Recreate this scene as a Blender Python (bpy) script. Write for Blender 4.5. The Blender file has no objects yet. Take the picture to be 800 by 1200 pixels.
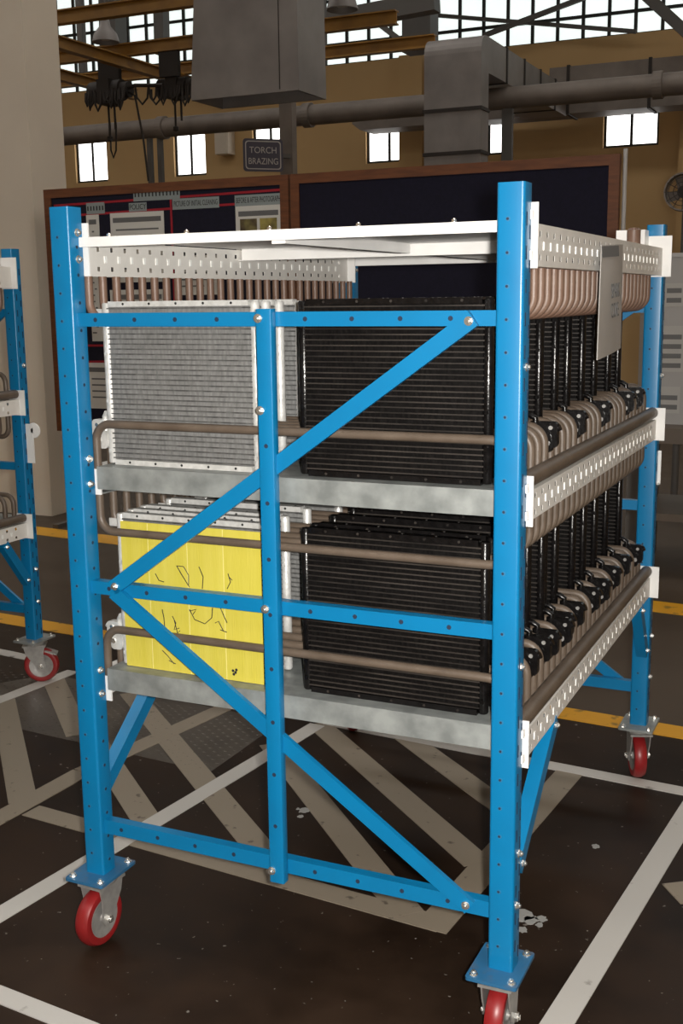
import bpy, math, random
from mathutils import Vector, Matrix
random.seed(7)
SC = bpy.context.scene
COL = SC.collection
V = Vector

# ------------------------------------------------------------------ camera
CAM = V((1.5924, -1.9930, 1.4858)); YAW, PITCH, ROLL, FPX = -0.4344, -0.1842, -0.0126, 1345.74
_F = V((math.sin(YAW)*math.cos(PITCH), math.cos(YAW)*math.cos(PITCH), math.sin(PITCH)))
_R = V((math.cos(YAW), -math.sin(YAW), 0)); _U = _R.cross(_F)
CR = _R*math.cos(ROLL) + _U*math.sin(ROLL); CU = _U*math.cos(ROLL) - _R*math.sin(ROLL)
cam_d = bpy.data.cameras.new('camera'); cam = bpy.data.objects.new('camera', cam_d); COL.objects.link(cam)
cam_d.sensor_fit = 'VERTICAL'; cam_d.sensor_height = 36.0; cam_d.lens = FPX/1200*36.0
cam_d.clip_start = 0.05; cam_d.clip_end = 200
M = Matrix((CR, CU, -_F)).transposed().to_4x4(); M.translation = CAM
cam.matrix_world = M
SC.camera = cam

# ------------------------------------------------------------------ world, flash, exposure
world = bpy.data.worlds.new('sky'); SC.world = world; world.use_nodes = True
world.node_tree.nodes['Background'].inputs[0].default_value = (0.9, 0.95, 1.0, 1)
world.node_tree.nodes['Background'].inputs[1].default_value = 1.0
FLASH_W = 98.0
fl = bpy.data.lights.new('camera_flash', 'AREA'); fl.shape = 'RECTANGLE'; fl.size = 0.035; fl.size_y = 0.05
fl.energy = FLASH_W; fl.color = (1.0, 0.96, 0.90)
flo = bpy.data.objects.new('camera_flash', fl); COL.objects.link(flo)
FM = M.copy(); FM.translation = CAM + CR*0.055 + CU*0.02 - _F*0.01; flo.matrix_world = FM
SC.view_settings.view_transform = 'Standard'; SC.view_settings.look = 'None'
SC.view_settings.gamma = 1.0; SC.view_settings.use_curve_mapping = False
SC.view_settings.exposure = 0.0
PANE_E = 3.2      # daylight behind the frosted panes
FILL_E = 3.3      # glow of unseen roof panes, added for ambient light

# ------------------------------------------------------------------ helpers
def ray(px, py):
    return _F + CR*((px-400)/FPX) - CU*((py-600)/FPX)
def aty(px, py, y):
    d = ray(px, py); return CAM + d*((y-CAM.y)/d.y)
def atz(px, py, z=0.0):
    d = ray(px, py); return CAM + d*((z-CAM.z)/d.z)

class MB:
    def __init__(s): s.v = []; s.f = []; s.m = []; s.cur = 0
    def add(s, vs, fs):
        b = len(s.v); s.v += [tuple(p) for p in vs]
        s.f += [tuple(b+i for i in f) for f in fs]; s.m += [s.cur]*len(fs); return s
    def box(s, x0, x1, y0, y1, z0, z1):
        return s.add([(x0,y0,z0),(x1,y0,z0),(x1,y1,z0),(x0,y1,z0),(x0,y0,z1),(x1,y0,z1),(x1,y1,z1),(x0,y1,z1)],
              [(0,3,2,1),(4,5,6,7),(0,1,5,4),(1,2,6,5),(2,3,7,6),(3,0,4,7)])
    def bar(s, p0, p1, w, t, side):
        """a bar from p0 to p1, w wide in the plane across 'side', t thick along 'side'"""
        p0, p1 = V(p0), V(p1); d = (p1-p0).normalized(); n = V(side); n = (n-d*n.dot(d)).normalized(); u = d.cross(n)
        vs = []
        for p in (p0, p1):
            for a, b in ((-1,-1),(1,-1),(1,1),(-1,1)): vs.append(p+u*(a*w/2)+n*(b*t/2))
        return s.add(vs, [(0,3,2,1),(4,5,6,7),(0,1,5,4),(1,2,6,5),(2,3,7,6),(3,0,4,7)])
    def cyl(s, p0, p1, r, n=12, r1=None):
        r1 = r if r1 is None else r1
        p0, p1 = V(p0), V(p1); d = (p1-p0).normalized(); a = d.orthogonal().normalized(); b = d.cross(a); vs = []
        for p, q in ((p0, r), (p1, r1)):
            for i in range(n):
                t = 2*math.pi*i/n; vs.append(p+a*(q*math.cos(t))+b*(q*math.sin(t)))
        return s.add(vs, [tuple(range(n-1,-1,-1)), tuple(range(n,2*n))]+[(i,(i+1)%n,n+(i+1)%n,n+i) for i in range(n)])
    def tube(s, path, r, n=10, ref=None):
        path = [V(p) for p in path]; vs = []; fs = []; L = len(path); prev = None
        for k, p in enumerate(path):
            d = (path[min(k+1,L-1)]-path[max(k-1,0)]).normalized()
            if prev is None: a = d.orthogonal().normalized() if ref is None else V(ref)
            else: a = prev
            a = (a-d*a.dot(d)).normalized(); prev = a; b = d.cross(a)
            for i in range(n):
                t = 2*math.pi*i/n; vs.append(p+a*(r*math.cos(t))+b*(r*math.sin(t)))
        for k in range(L-1):
            for i in range(n): fs.append((k*n+i, k*n+(i+1)%n, (k+1)*n+(i+1)%n, (k+1)*n+i))
        fs += [tuple(range(n-1,-1,-1)), tuple(range((L-1)*n, L*n))]
        return s.add(vs, fs)
    def lathe(s, prof, c, axis, n=24):
        """profile of (radius, along) turned round an axis through c"""
        c = V(c); d = V(axis).normalized(); a = d.orthogonal().normalized(); b = d.cross(a); vs = []; fs = []
        for r, h in prof:
            for i in range(n):
                t = 2*math.pi*i/n; vs.append(c+d*h+a*(r*math.cos(t))+b*(r*math.sin(t)))
        for k in range(len(prof)-1):
            for i in range(n): fs.append((k*n+i, k*n+(i+1)%n, (k+1)*n+(i+1)%n, (k+1)*n+i))
        return s.add(vs, fs)
    def prism(s, poly, o, u, v, w):
        """2D polygon in the (u, v) axes at o, pushed along w"""
        o, u, v, w = V(o), V(u), V(v), V(w); n = len(poly)
        vs = [o+u*a+v*b for a, b in poly]+[o+u*a+v*b+w for a, b in poly]
        return s.add(vs, [tuple(range(n-1,-1,-1)), tuple(range(n,2*n))]+[(i,(i+1)%n,n+(i+1)%n,n+i) for i in range(n)])
    def mesh(s, name, mats, smooth=False):
        me = bpy.data.meshes.new(name); me.from_pydata(s.v, [], s.f)
        if not isinstance(mats, (list, tuple)): mats = [mats]
        for m in mats: me.materials.append(m)
        me.polygons.foreach_set('material_index', s.m)
        me.validate(); me.update()
        if smooth:
            me.polygons.foreach_set('use_smooth', [True]*len(me.polygons))
            try: me.set_sharp_from_angle(angle=math.radians(40))
            except Exception: pass
        return me
    def build(s, name, mats, parent=None, smooth=False, loc=None, recenter=False):
        if recenter and loc is None:
            n = len(s.v); lo = [min(p[i] for p in s.v) for i in range(3)]; hi = [max(p[i] for p in s.v) for i in range(3)]
            c = V(((lo[0]+hi[0])/2, (lo[1]+hi[1])/2, lo[2])); s.v = [tuple(V(p)-c) for p in s.v]; loc = c
        o = bpy.data.objects.new(name, s.mesh(name, mats, smooth)); COL.objects.link(o)
        if parent: o.parent = parent
        if loc is not None: o.location = loc
        return o
def put(name, me, parent=None, loc=(0,0,0), rz=0):
    o = bpy.data.objects.new(name, me); COL.objects.link(o); o.parent = parent; o.location = loc; o.rotation_euler.z = rz; return o
def empty(name, loc=(0,0,0), rz=0):
    o = bpy.data.objects.new(name, None); COL.objects.link(o); o.location = loc; o.rotation_euler.z = rz; o.empty_display_size = 0.05; return o
def tag(o, label, cat, group=None):
    o['label'] = label; o['category'] = cat
    if group: o['group'] = group
    return o
def struct(o, label=None):
    o['kind'] = 'structure'
    if label: o['label'] = label
    return o
def copy_tree(o, parent=None):
    c = o.copy(); COL.objects.link(c); c.parent = parent
    for ch in list(o.children): copy_tree(ch, c)
    return c
def text_mesh(txt, size, mat, align='CENTER', ext=0.0004):
    cu = bpy.data.curves.new('lettering', 'FONT'); cu.body = txt; cu.size = size; cu.align_x = align; cu.align_y = 'CENTER'; cu.extrude = ext
    o = bpy.data.objects.new('lettering_tmp', cu); COL.objects.link(o)
    dg = bpy.context.evaluated_depsgraph_get(); me = bpy.data.meshes.new_from_object(o.evaluated_get(dg))
    bpy.data.objects.remove(o); me.materials.clear(); me.materials.append(mat); return me

# ------------------------------------------------------------------ materials
def nodes(name):
    m = bpy.data.materials.new(name); m.use_nodes = True
    return m, m.node_tree, m.node_tree.nodes['Principled BSDF']
def mat(name, c, rough=0.5, metal=0.0, c2=None, scale=20.0, lo=0.35, hi=0.65, bump=0.0, bscale=None, stretch=None, spec=0.5, coat=0.0, detail=4, coord='Object'):
    m, nt, b = nodes(name)
    b.inputs['Base Color'].default_value = (*c, 1); b.inputs['Roughness'].default_value = rough
    b.inputs['Metallic'].default_value = metal; b.inputs['Specular IOR Level'].default_value = spec
    b.inputs['Coat Weight'].default_value = coat
    tc = nt.nodes.new('ShaderNodeTexCoord'); mp = nt.nodes.new('ShaderNodeMapping'); nt.links.new(tc.outputs[coord], mp.inputs[0])
    if stretch: mp.inputs['Scale'].default_value = stretch
    if c2 is not None:
        n = nt.nodes.new('ShaderNodeTexNoise'); n.inputs['Scale'].default_value = scale; n.inputs['Detail'].default_value = detail
        nt.links.new(mp.outputs[0], n.inputs['Vector'])
        r = nt.nodes.new('ShaderNodeValToRGB'); e = r.color_ramp.elements
        e[0].position = lo; e[0].color = (*c, 1); e[1].position = hi; e[1].color = (*c2, 1)
        nt.links.new(n.outputs['Fac'], r.inputs[0]); nt.links.new(r.outputs[0], b.inputs['Base Color'])
    if bump:
        n2 = nt.nodes.new('ShaderNodeTexNoise'); n2.inputs['Scale'].default_value = bscale or scale*3; n2.inputs['Detail'].default_value = 3
        nt.links.new(mp.outputs[0], n2.inputs['Vector'])
        bp = nt.nodes.new('ShaderNodeBump'); bp.inputs['Strength'].default_value = bump; bp.inputs['Distance'].default_value = 0.004
        nt.links.new(n2.outputs['Fac'], bp.inputs['Height']); nt.links.new(bp.outputs[0], b.inputs['Normal'])
    return m
def emit(name, c, e, rough=0.4):
    m, nt, b = nodes(name); b.inputs['Base Color'].default_value = (0.8,0.8,0.8,1); b.inputs['Roughness'].default_value = rough
    b.inputs['Emission Color'].default_value = (*c, 1); b.inputs['Emission Strength'].default_value = e; return m

BLUE = mat('blue_enamel', (0.002,0.165,0.365), 0.34, c2=(0.003,0.148,0.33), scale=9, lo=.4, hi=.75)
BLUE_D = mat('blue_enamel_dusty', (0.02,0.115,0.24), 0.5, c2=(0.10,0.10,0.11), scale=22, lo=.5, hi=.75)
HOLE = mat('punched_hole_dark', (0.008,0.02,0.05), 0.8)
HOLEB = mat('punched_hole_edge', (0.02,0.15,0.30), 0.4)
DARKH = mat('hole_black', (0.012,0.012,0.012), 0.9)
WHITE = mat('white_enamel', (0.82,0.81,0.79), 0.35, c2=(0.76,0.75,0.73), scale=12)
BEAMW = mat('beam_grey_white', (0.74,0.72,0.68), 0.42, c2=(0.68,0.66,0.62), scale=14)
EMBOSS = mat('embossed_flash_glint', (0.85,0.85,0.82), 0.3)  # whiter than the beam: flash glint on the dimples put into the colour
GALV = mat('galvanised_sheet', (0.20,0.215,0.21), 0.45, 0.3, c2=(0.34,0.36,0.35), scale=22, lo=.32, hi=.68, detail=6)
ROD = mat('brown_sleeved_rod', (0.088,0.064,0.046), 0.45, c2=(0.125,0.094,0.070), scale=18, lo=.35, hi=.7, bump=.08, bscale=120)
ROD2 = mat('brown_sleeved_rod_rusty', (0.135,0.072,0.048), 0.45, c2=(0.20,0.13,0.095), scale=14, lo=.35, hi=.7, bump=.08, bscale=120)
STEEL = mat('zinc_steel', (0.42,0.41,0.39), 0.32, 0.45, c2=(0.32,0.31,0.30), scale=40)
CHROME = mat('bright_bolt', (0.85,0.84,0.8), 0.2, 0.9)
RED = mat('red_polyurethane', (0.27,0.012,0.014), 0.38, c2=(0.20,0.014,0.014), scale=16, lo=.3, hi=.75)
RUBK = mat('black_rubber', (0.02,0.02,0.02), 0.6)
BLACKC = mat('black_coated_aluminium', (0.004,0.0035,0.0035), 0.24, c2=(0.008,0.007,0.007), scale=60, lo=.45, hi=.75, bump=.2, bscale=150, spec=.35)
BLACKF = mat('black_coated_fins', (0.003,0.0026,0.0026), 0.6, c2=(0.008,0.007,0.0065), scale=220, lo=.4, hi=.7, stretch=(1,1,.25), spec=.06)
BLACKT = mat('black_tube_lit_edge', (0.042,0.035,0.030), 0.45, c2=(0.010,0.008,0.007), scale=26, lo=.35, hi=.66, spec=.3, stretch=(.3,1,1))  # paler than the coating: light caught on tube edges put into the colour
SILV = mat('bare_aluminium', (0.55,0.55,0.53), 0.38, 0.3, c2=(0.70,0.70,0.68), scale=60, lo=.4, hi=.7, bump=.2, bscale=150)
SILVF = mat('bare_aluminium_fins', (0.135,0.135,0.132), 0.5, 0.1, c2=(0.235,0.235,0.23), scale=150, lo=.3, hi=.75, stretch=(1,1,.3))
SILVT = mat('aluminium_tube_shade', (0.055,0.055,0.054), 0.4, 0.2, c2=(0.13,0.13,0.125), scale=60)  # dark tube colour stands in for thin shadow lines between the fins
YELL = mat('yellow_cardboard', (0.53,0.455,0.048), 0.7, c2=(0.58,0.50,0.075), scale=7, lo=.3, hi=.7, bump=.25, bscale=60, stretch=(6,1,.35))
INK = mat('black_ink', (0.015,0.015,0.018), 0.6)
PAPER = mat('paper', (0.62,0.61,0.57), 0.7)
PAPERG = mat('grey_laminate', (0.36,0.345,0.325), 0.45, c2=(0.42,0.40,0.38), scale=5)
PRINT = mat('printed_grey', (0.13,0.13,0.13), 0.7)
PAPERD = mat('dull_sheet', (0.40,0.39,0.37), 0.7)

# floor: dark worn epoxy
def floor_mat(name, a, b2, sheen, speck=True):
    m, nt, b = nodes(name); L = nt.links.new
    tc = nt.nodes.new('ShaderNodeTexCoord')
    n1 = nt.nodes.new('ShaderNodeTexNoise'); n1.inputs['Scale'].default_value = 2.2; n1.inputs['Detail'].default_value = 8; n1.inputs['Roughness'].default_value = 0.62
    L(tc.outputs['Object'], n1.inputs['Vector'])
    r1 = nt.nodes.new('ShaderNodeValToRGB'); e = r1.color_ramp.elements
    e[0].position = .36; e[0].color = (*a, 1); e[1].position = .72; e[1].color = (*b2, 1); L(n1.outputs['Fac'], r1.inputs[0])
    col = r1.outputs[0]
    if speck:
        n2 = nt.nodes.new('ShaderNodeTexNoise'); n2.inputs['Scale'].default_value = 55; n2.inputs['Detail'].default_value = 2
        L(tc.outputs['Object'], n2.inputs['Vector'])
        r2 = nt.nodes.new('ShaderNodeValToRGB'); e = r2.color_ramp.elements; e[0].position = .715; e[0].color = (0,0,0,1); e[1].position = .76; e[1].color = (1,1,1,1)
        L(n2.outputs['Fac'], r2.inputs[0])
        mx = nt.nodes.new('ShaderNodeMix'); mx.data_type = 'RGBA'; L(r2.outputs[0], mx.inputs['Factor']); L(col, mx.inputs['A']); mx.inputs['B'].default_value = (0.20,0.18,0.16,1)
        col = mx.outputs['Result']
    L(col, b.inputs['Base Color']); b.inputs['Specular IOR Level'].default_value = .17
    r3 = nt.nodes.new('ShaderNodeMapRange'); r3.inputs['From Min'].default_value = .3; r3.inputs['From Max'].default_value = .75; r3.inputs['To Min'].default_value = sheen; r3.inputs['To Max'].default_value = sheen+.22
    L(n1.outputs['Fac'], r3.inputs['Value']); L(r3.outputs[0], b.inputs['Roughness'])
    return m
FLOOR = floor_mat('dark_epoxy_floor', (0.0110,0.0060,0.0036), (0.038,0.022,0.0135), .36)
AISLE = floor_mat('aisle_floor_brown', (0.060,0.043,0.030), (0.088,0.067,0.050), .45, False)
PLATE = mat('studded_steel_plate', (0.055,0.045,0.035), 0.45, c2=(0.085,0.07,0.055), scale=5, lo=.35, hi=.7)
def paint(name, c, base, wear=.62, sc=14):
    return mat(name, c, 0.5, c2=base, scale=sc, lo=wear, hi=wear+.07, detail=8)
LWHITE = paint('white_floor_paint', (0.50,0.48,0.45), (0.20,0.18,0.16), .66)
LBEIGE = paint('worn_beige_floor_paint', (0.25,0.21,0.16), (0.09,0.072,0.055), .645, 24)
LYELL = paint('yellow_floor_paint', (0.62,0.30,0.012), (0.25,0.14,0.02), .60)
OCHRE = mat('ochre_wall_paint', (0.56,0.37,0.175), 0.8, c2=(0.48,0.31,0.135), scale=.7, lo=.3, hi=.7)
CREAM = mat('beige_column_paint', (0.66,0.585,0.48), 0.75, c2=(0.60,0.525,0.43), scale=1.6, lo=.3, hi=.7)
ROOFM = mat('grey_roof_sheet', (0.16,0.15,0.14), 0.8)
GLASS = emit('daylit_frosted_glass', (1.0,0.985,0.96), PANE_E)
FILL_PANE = emit('ambient_fill_pane', (1.0,0.97,0.92), FILL_E)
GLASS2 = emit('daylit_ribbed_glass', (0.90,1.0,0.96), 0.95)
MULL = mat('dark_green_steel', (0.018,0.02,0.018), 0.6)
DUCT = mat('galvanised_duct', (0.25,0.225,0.21), 0.55, .15, c2=(0.18,0.16,0.15), scale=3, lo=.3, hi=.7)
PIPEM = mat('dusty_grey_pipe', (0.20,0.165,0.14), 0.6, c2=(0.14,0.115,0.095), scale=4, lo=.3, hi=.7)
CRANE = mat('yellow_crane_steel', (0.30,0.145,0.018), 0.55, c2=(0.22,0.105,0.015), scale=5)
HOIST = mat('grimy_hoist', (0.02,0.013,0.009), 0.7)
TRUSS = mat('grey_truss_steel', (0.09,0.082,0.075), 0.6)
WOOD = mat('board_wood', (0.165,0.055,0.018), 0.5, c2=(0.11,0.035,0.012), scale=8, stretch=(1,1,6))
NAVY = mat('navy_felt', (0.003,0.0026,0.013), 0.95, c2=(0.005,0.004,0.018), scale=60)
REDT = mat('red_tape', (0.32,0.006,0.02), 0.5)
LABEL = mat('silver_letter_strip', (0.26,0.30,0.30), 0.6)
GREYP = mat('grey_pole', (0.42,0.41,0.40), 0.5)
BENCH = mat('brown_bench', (0.10,0.075,0.055), 0.5)
BOARDW = mat('grey_display_board', (0.34,0.33,0.32), 0.5)

# ------------------------------------------------------------------ floor and markings
floor = struct(MB().box(-16,7,-9,15,-0.1,0).build('floor', FLOOR))
def slab(name, poly, z0, z1, m, parent=floor, smooth=False):
    return MB().prism([(p[0],p[1]) for p in poly], (0,0,z0), (1,0,0), (0,1,0), (0,0,z1-z0)).build(name, m, parent)
ZC = [0]
def strip(p, q, w, m, z=0.0012, name='floor_marking'):
    ZC[0] += 1; z += .00006*ZC[0]
    p, q = V((p[0],p[1])), V((q[0],q[1])); d = (q-p).normalized(); n = V((-d.y, d.x))*(w/2)
    return slab(name, [p-n, q-n, q+n, p+n], 0.0, z, m)
# gangway behind the racks, lighter floor
def line_y(x, y0, s): return y0 + s*x
slab('gangway', [(-14,line_y(-14,1.96,-.07)),(6.9,line_y(6.9,1.96,-.07)),(6.9,14.4),(-14,14.4)], 0, .0006, AISLE)
strip((-9,2.00+.075*9),(0.62,1.925),.125, LYELL, .0016); strip((0.62,1.925),(6.8,1.46),.115, LYELL, .0016)
strip((-9,4.45),(6.8,2.93),.2, LYELL, .0016)
# white bay lines
strip((-.315,-.30),(-.118,1.47),.062, LWHITE, .0020)
strip((1.045,-.29),(1.195,1.40),.064, LWHITE, .0020)
strip((-.10,1.508),(3.2,1.235),.058, LWHITE, .0022)
strip((-.35,-.225),(1.10,-.352),.05, LWHITE, .0022)
strip((-2.9,1.83),(-1.56,1.69),.058, LWHITE, .0020)
strip((-1.46,.15),(-1.30,1.62),.062, LWHITE, .0020)
# worn beige hatch: border and diagonals
Z = .0012; _zc = [0]
strip(atz(36,950),(.735,.402),.072, LBEIGE, Z)
strip((.715,.37),(.80,1.44),.085, LBEIGE, Z)
for a, b in (((153,812),(315,1008)), ((110,868),(172,962)), ((318,872),(478,1072)), ((372,848),(560,1012)), ((470,860),(600,955)),
             ((62,795),(92,862)), ((3,815),(27,940))):
    p, q = atz(*a), atz(*b); strip(p, q, .085, LBEIGE, Z)
for a, b in (((96,905),(262,830)), ((-30,975),(96,905))):
    p, q = atz(*a), atz(*b); strip(p, q, .075, LBEIGE, Z+.0002)
strip(atz(786,1048), (1.62,1.06), .10, LBEIGE, Z)
# studded steel cover plate let into the floor
pl = [atz(-120,822), atz(246,905), atz(330,846), atz(60,790)]
plate = slab('floor_plate', pl, 0, .0009, PLATE)
st = MB()
e0, e1 = V(pl[0]), V(pl[1]); uu = (e1-e0); vv = V(pl[2])-e1
for i in range(48):
    for j in range(12):
        p = e0+uu*((i+.5)/48)+vv*((j+.3+(i%2)*.5)/12.6); d = .010
        st.add([(p.x-d,p.y,.0009),(p.x,p.y-d*.5,.0009),(p.x+d,p.y,.0009),(p.x,p.y+d*.5,.0009),(p.x,p.y,.0024)], [(0,1,4),(1,2,4),(2,3,4),(3,0,4)])
so = st.build('stud', PLATE, plate); so['kind'] = 'stuff'
# paint splashes
def blob(c, r, seed):
    rr = random.Random(seed); n = 14
    return [(c[0]+math.cos(2*math.pi*i/n)*r*rr.uniform(.6,1.15), c[1]+math.sin(2*math.pi*i/n)*r*rr.uniform(.7,1.3)) for i in range(n)]
SPL = mat('grey_paint_splash', (0.30,0.30,0.29), 0.5)
for k, (px, py, r) in enumerate(((613,1073,.028),(622,1079,.02),(634,1077,.014),(612,1090,.013),(632,1084,.010),
                                 (356,950,.018),(364,944,.012),(352,957,.010),(349,948,.006),(698,992,.012))):
    p = atz(px, py); slab('paint_splash', blob(p, r, k), 0, .0018, SPL)

# ------------------------------------------------------------------ hall shell
WY = 14.5
wins = [(-10.95,-10.3,3.46,4.14),(-8.98,-8.38,3.46,4.17),(-7.52,-6.92,3.46,4.14),(-5.58,-4.86,3.47,4.06),(-4.0,-3.34,3.48,4.04),(-2.02,-1.27,3.47,4.04)]
wb = MB(); x = -16.0
for (a, b, z0, z1) in wins:
    wb.box(x,a,WY,WY+.3,0,4.93); wb.box(a,b,WY,WY+.3,0,z0); wb.box(a,b,WY,WY+.3,z1,4.93); x = b
wb.box(x,7,WY,WY+.3,0,4.93)
struct(wb.build('wall_back', OCHRE))
for k, (a, b, z0, z1) in enumerate(wins):
    f = MB(); t = .035; y0, y1 = WY+.05, WY+.10; mid = (a+b)/2
    f.box(a,a+t,y0,y1,z0,z1); f.box(b-t,b,y0,y1,z0,z1); f.box(a+t,b-t,y0,y1,z0,z0+t); f.box(a+t,b-t,y0,y1,z1-t,z1); f.box(mid-t*.55,mid+t*.55,y0,y1,z0+t,z1-t)
    w = struct(f.build('window_%d' % (k+1), MULL))
    for q in ((a+t,mid-t*.55),(mid+t*.55,b-t)):
        MB().box(q[0],q[1],y0+.02,y0+.028,z0+t,z1-t).build('pane', GLASS, w)
# glazed clerestory above the wall
gl = MB(); zs = [4.93,5.23,5.85,6.15,6.75,7.35]; xs = [-14.435+.3555*i for i in range(60)]
for z in zs: gl.box(-15,6.9,WY+.06,WY+.13,z-.022,z+.022)
for x in xs: gl.box(x-.022,x+.022,WY+.05,WY+.12,4.93,7.35)
cl = struct(gl.build('window_7', MULL))
for i in range(len(xs)-1):
    for j in range(len(zs)-1):
        MB().box(xs[i]+.022,xs[i+1]-.022,WY+.085,WY+.095,zs[j]+.022,zs[j+1]-.022).build('pane', GLASS2, cl)
struct(MB().box(-16.3,-16,-9,15,0,7.6).build('wall_left', OCHRE))
struct(MB().box(7,7.3,-9,15,0,7.6).build('wall_right', OCHRE))
struct(MB().box(-16,7,-9.3,-9,0,7.6).build('wall_front', OCHRE))
# roof with strips of glowing panes, added out of view as ambient fill
rb = MB(); ys = [-9.3, -6.6,-5.4, -1.6,-0.4, 3.4,4.6, 8.4,9.6, 15]
for i in range(0, 10, 2): rb.box(-16.3,7.3,ys[i],ys[i+1],7.38,7.6)
struct(rb.build('ceiling', ROOFM))
n = 8
for i in (1,3,5,7):
    w = struct(MB().box(-16.3,7.3,ys[i],ys[i]+.04,7.36,7.46).box(-16.3,7.3,ys[i+1]-.04,ys[i+1],7.36,7.46).build('window_%d' % n, MULL)); n += 1
    for k in range(8):
        a = -16.3+23.6/8*k; MB().box(a+.03,a+23.6/8-.03,ys[i]+.04,ys[i+1]-.04,7.42,7.45).build('pane', FILL_PANE, w)
# pilasters on the back wall
struct(MB().box(-4.98,-4.62,WY-.16,WY,0,4.93).build('trim_1', OCHRE))
struct(MB().box(-.95,-.4,WY-.3,WY,0,4.6).build('trim_2', OCHRE))
# concrete column at left with yellow-edged footing line
struct(MB().box(-5.9,-3.60,4.36,4.72,0,7.38).build('column', CREAM), 'broad beige painted column at left behind the board')

# ------------------------------------------------------------------ the rack
W, D, PW, PD, ZB, ZT = 1.024, 1.484, .0506, .0484, .18, 1.68
def rrect(x0, x1, y0, y1, r=.006, n=4):
    pts = []
    for cx, cy, a0 in ((x1-r,y1-r,0),(x0+r,y1-r,90),(x0+r,y0+r,180),(x1-r,y0+r,270)):
        for i in range(n+1):
            t = math.radians(a0+90*i/n); pts.append((cx+r*math.cos(t), cy+r*math.sin(t)))
    return pts
def octa(mb, c, u, v, r, ry=None, n=8):
    c, u, v = V(c), V(u), V(v); ry = ry or r
    mb.add([c+u*(r*math.cos(2*math.pi*(i+.5)/n))+v*(ry*math.sin(2*math.pi*(i+.5)/n)) for i in range(n)], [tuple(range(n))])
def disc(mb, c, axis, r, t=.0006, n=8):
    c, a = V(c), V(axis); mb.cyl(c, c+a*t, r, n)
def bolt_mesh():
    m = MB(); m.cyl((0,0,0),(0,0,.0015),.0085,14); m.cyl((0,0,.0015),(0,0,.007),.0062,6); m.cyl((0,0,.007),(0,0,.0095),.0035,10); return m.mesh('bolt', CHROME, True)
BOLT = bolt_mesh()
def bolt(p, axis, parent, s=1.0):
    o = bpy.data.objects.new('bolt', BOLT); COL.objects.link(o); o.parent = parent; o.location = p
    o.rotation_euler = V((0,0,1)).rotation_difference(V(axis)).to_euler(); o.scale = (s,s,s); return o

rack = empty('rolling_rack'); tag(rack, 'blue steel rolling rack holding black and silver condensers, in the middle of the floor', 'rack', 'blue rolling racks')
posts = {}
NH = 26; HP = .0578
def make_post(key, x0, y0, sx, sy):
    """sx: +1 when the outside of the rack is towards +x; sy: -1 front, +1 back"""
    m = MB().prism(rrect(x0,x0+PW,y0,y0+PD), (0,0,ZB), (1,0,0),(0,1,0),(0,0,ZT-ZB))
    p = m.build('post', BLUE, rack, True); h = MB(); e = MB()
    cx, cy = x0+PW/2, y0+PD/2; x1 = x0+PW; y1 = y0+PD
    for i in range(NH):
        z = ZT-.062-HP*i
        if z < ZB+.03: break
        for yy, ax in ((y0,-1),(y1,1)):
            disc(e, (cx-.004,yy,z), (0,ax,0), .0044, .0004); disc(h, (cx-.005,yy,z), (0,ax,0), .0026, .0008)
        xi, ai = (x0,-1) if sx > 0 else (x1,1)
        disc(e, (xi,cy,z-.02), (ai,0,0), .0048, .0004); disc(h, (xi,cy,z-.02), (ai,0,0), .0036, .0008)
        xo, ao = (x1,1) if sx > 0 else (x0,-1)
        for dy, dz in ((-.010,0),(.012,-.022)):
            h.box(min(xo,xo+ao*.0008),max(xo,xo+ao*.0008),cy+dy-.002,cy+dy+.002,z+dz-.012,z+dz+.012)
    e.build('hole_rim', HOLEB, p)['kind'] = 'stuff'; h.build('punched_hole', HOLE, p)['kind'] = 'stuff'
    posts[key] = p; return p
make_post('FL', 0,0,-1,-1); make_post('FR', W-PW,0,1,-1); make_post('BL', 0,D-PD,-1,1); make_post('BR', W-PW,D-PD,1,1)
def zl(z): return z
# bolts on the posts at every beam
for z in (1.628,1.573,1.148,1.093,.668,.613):
    bolt((PW,PD*.55,z),(1,0,0),posts['FL']); bolt((PW,D-PD*.55,z),(1,0,0),posts['BL'])
bolt((W,PD*.5,1.36),(1,0,0),posts['FR'],.9); bolt((W,PD*.5,.80),(1,0,0),posts['FR'],.9)
bolt((W,PD*.6,.42),(1,0,0),posts['FR']); bolt((W,PD*.4,.315),(1,0,0),posts['FR'])
for z in (1.25,.93,.46,.33): bolt((W,D-PD*.4,z),(1,0,0),posts['BR'])

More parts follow.
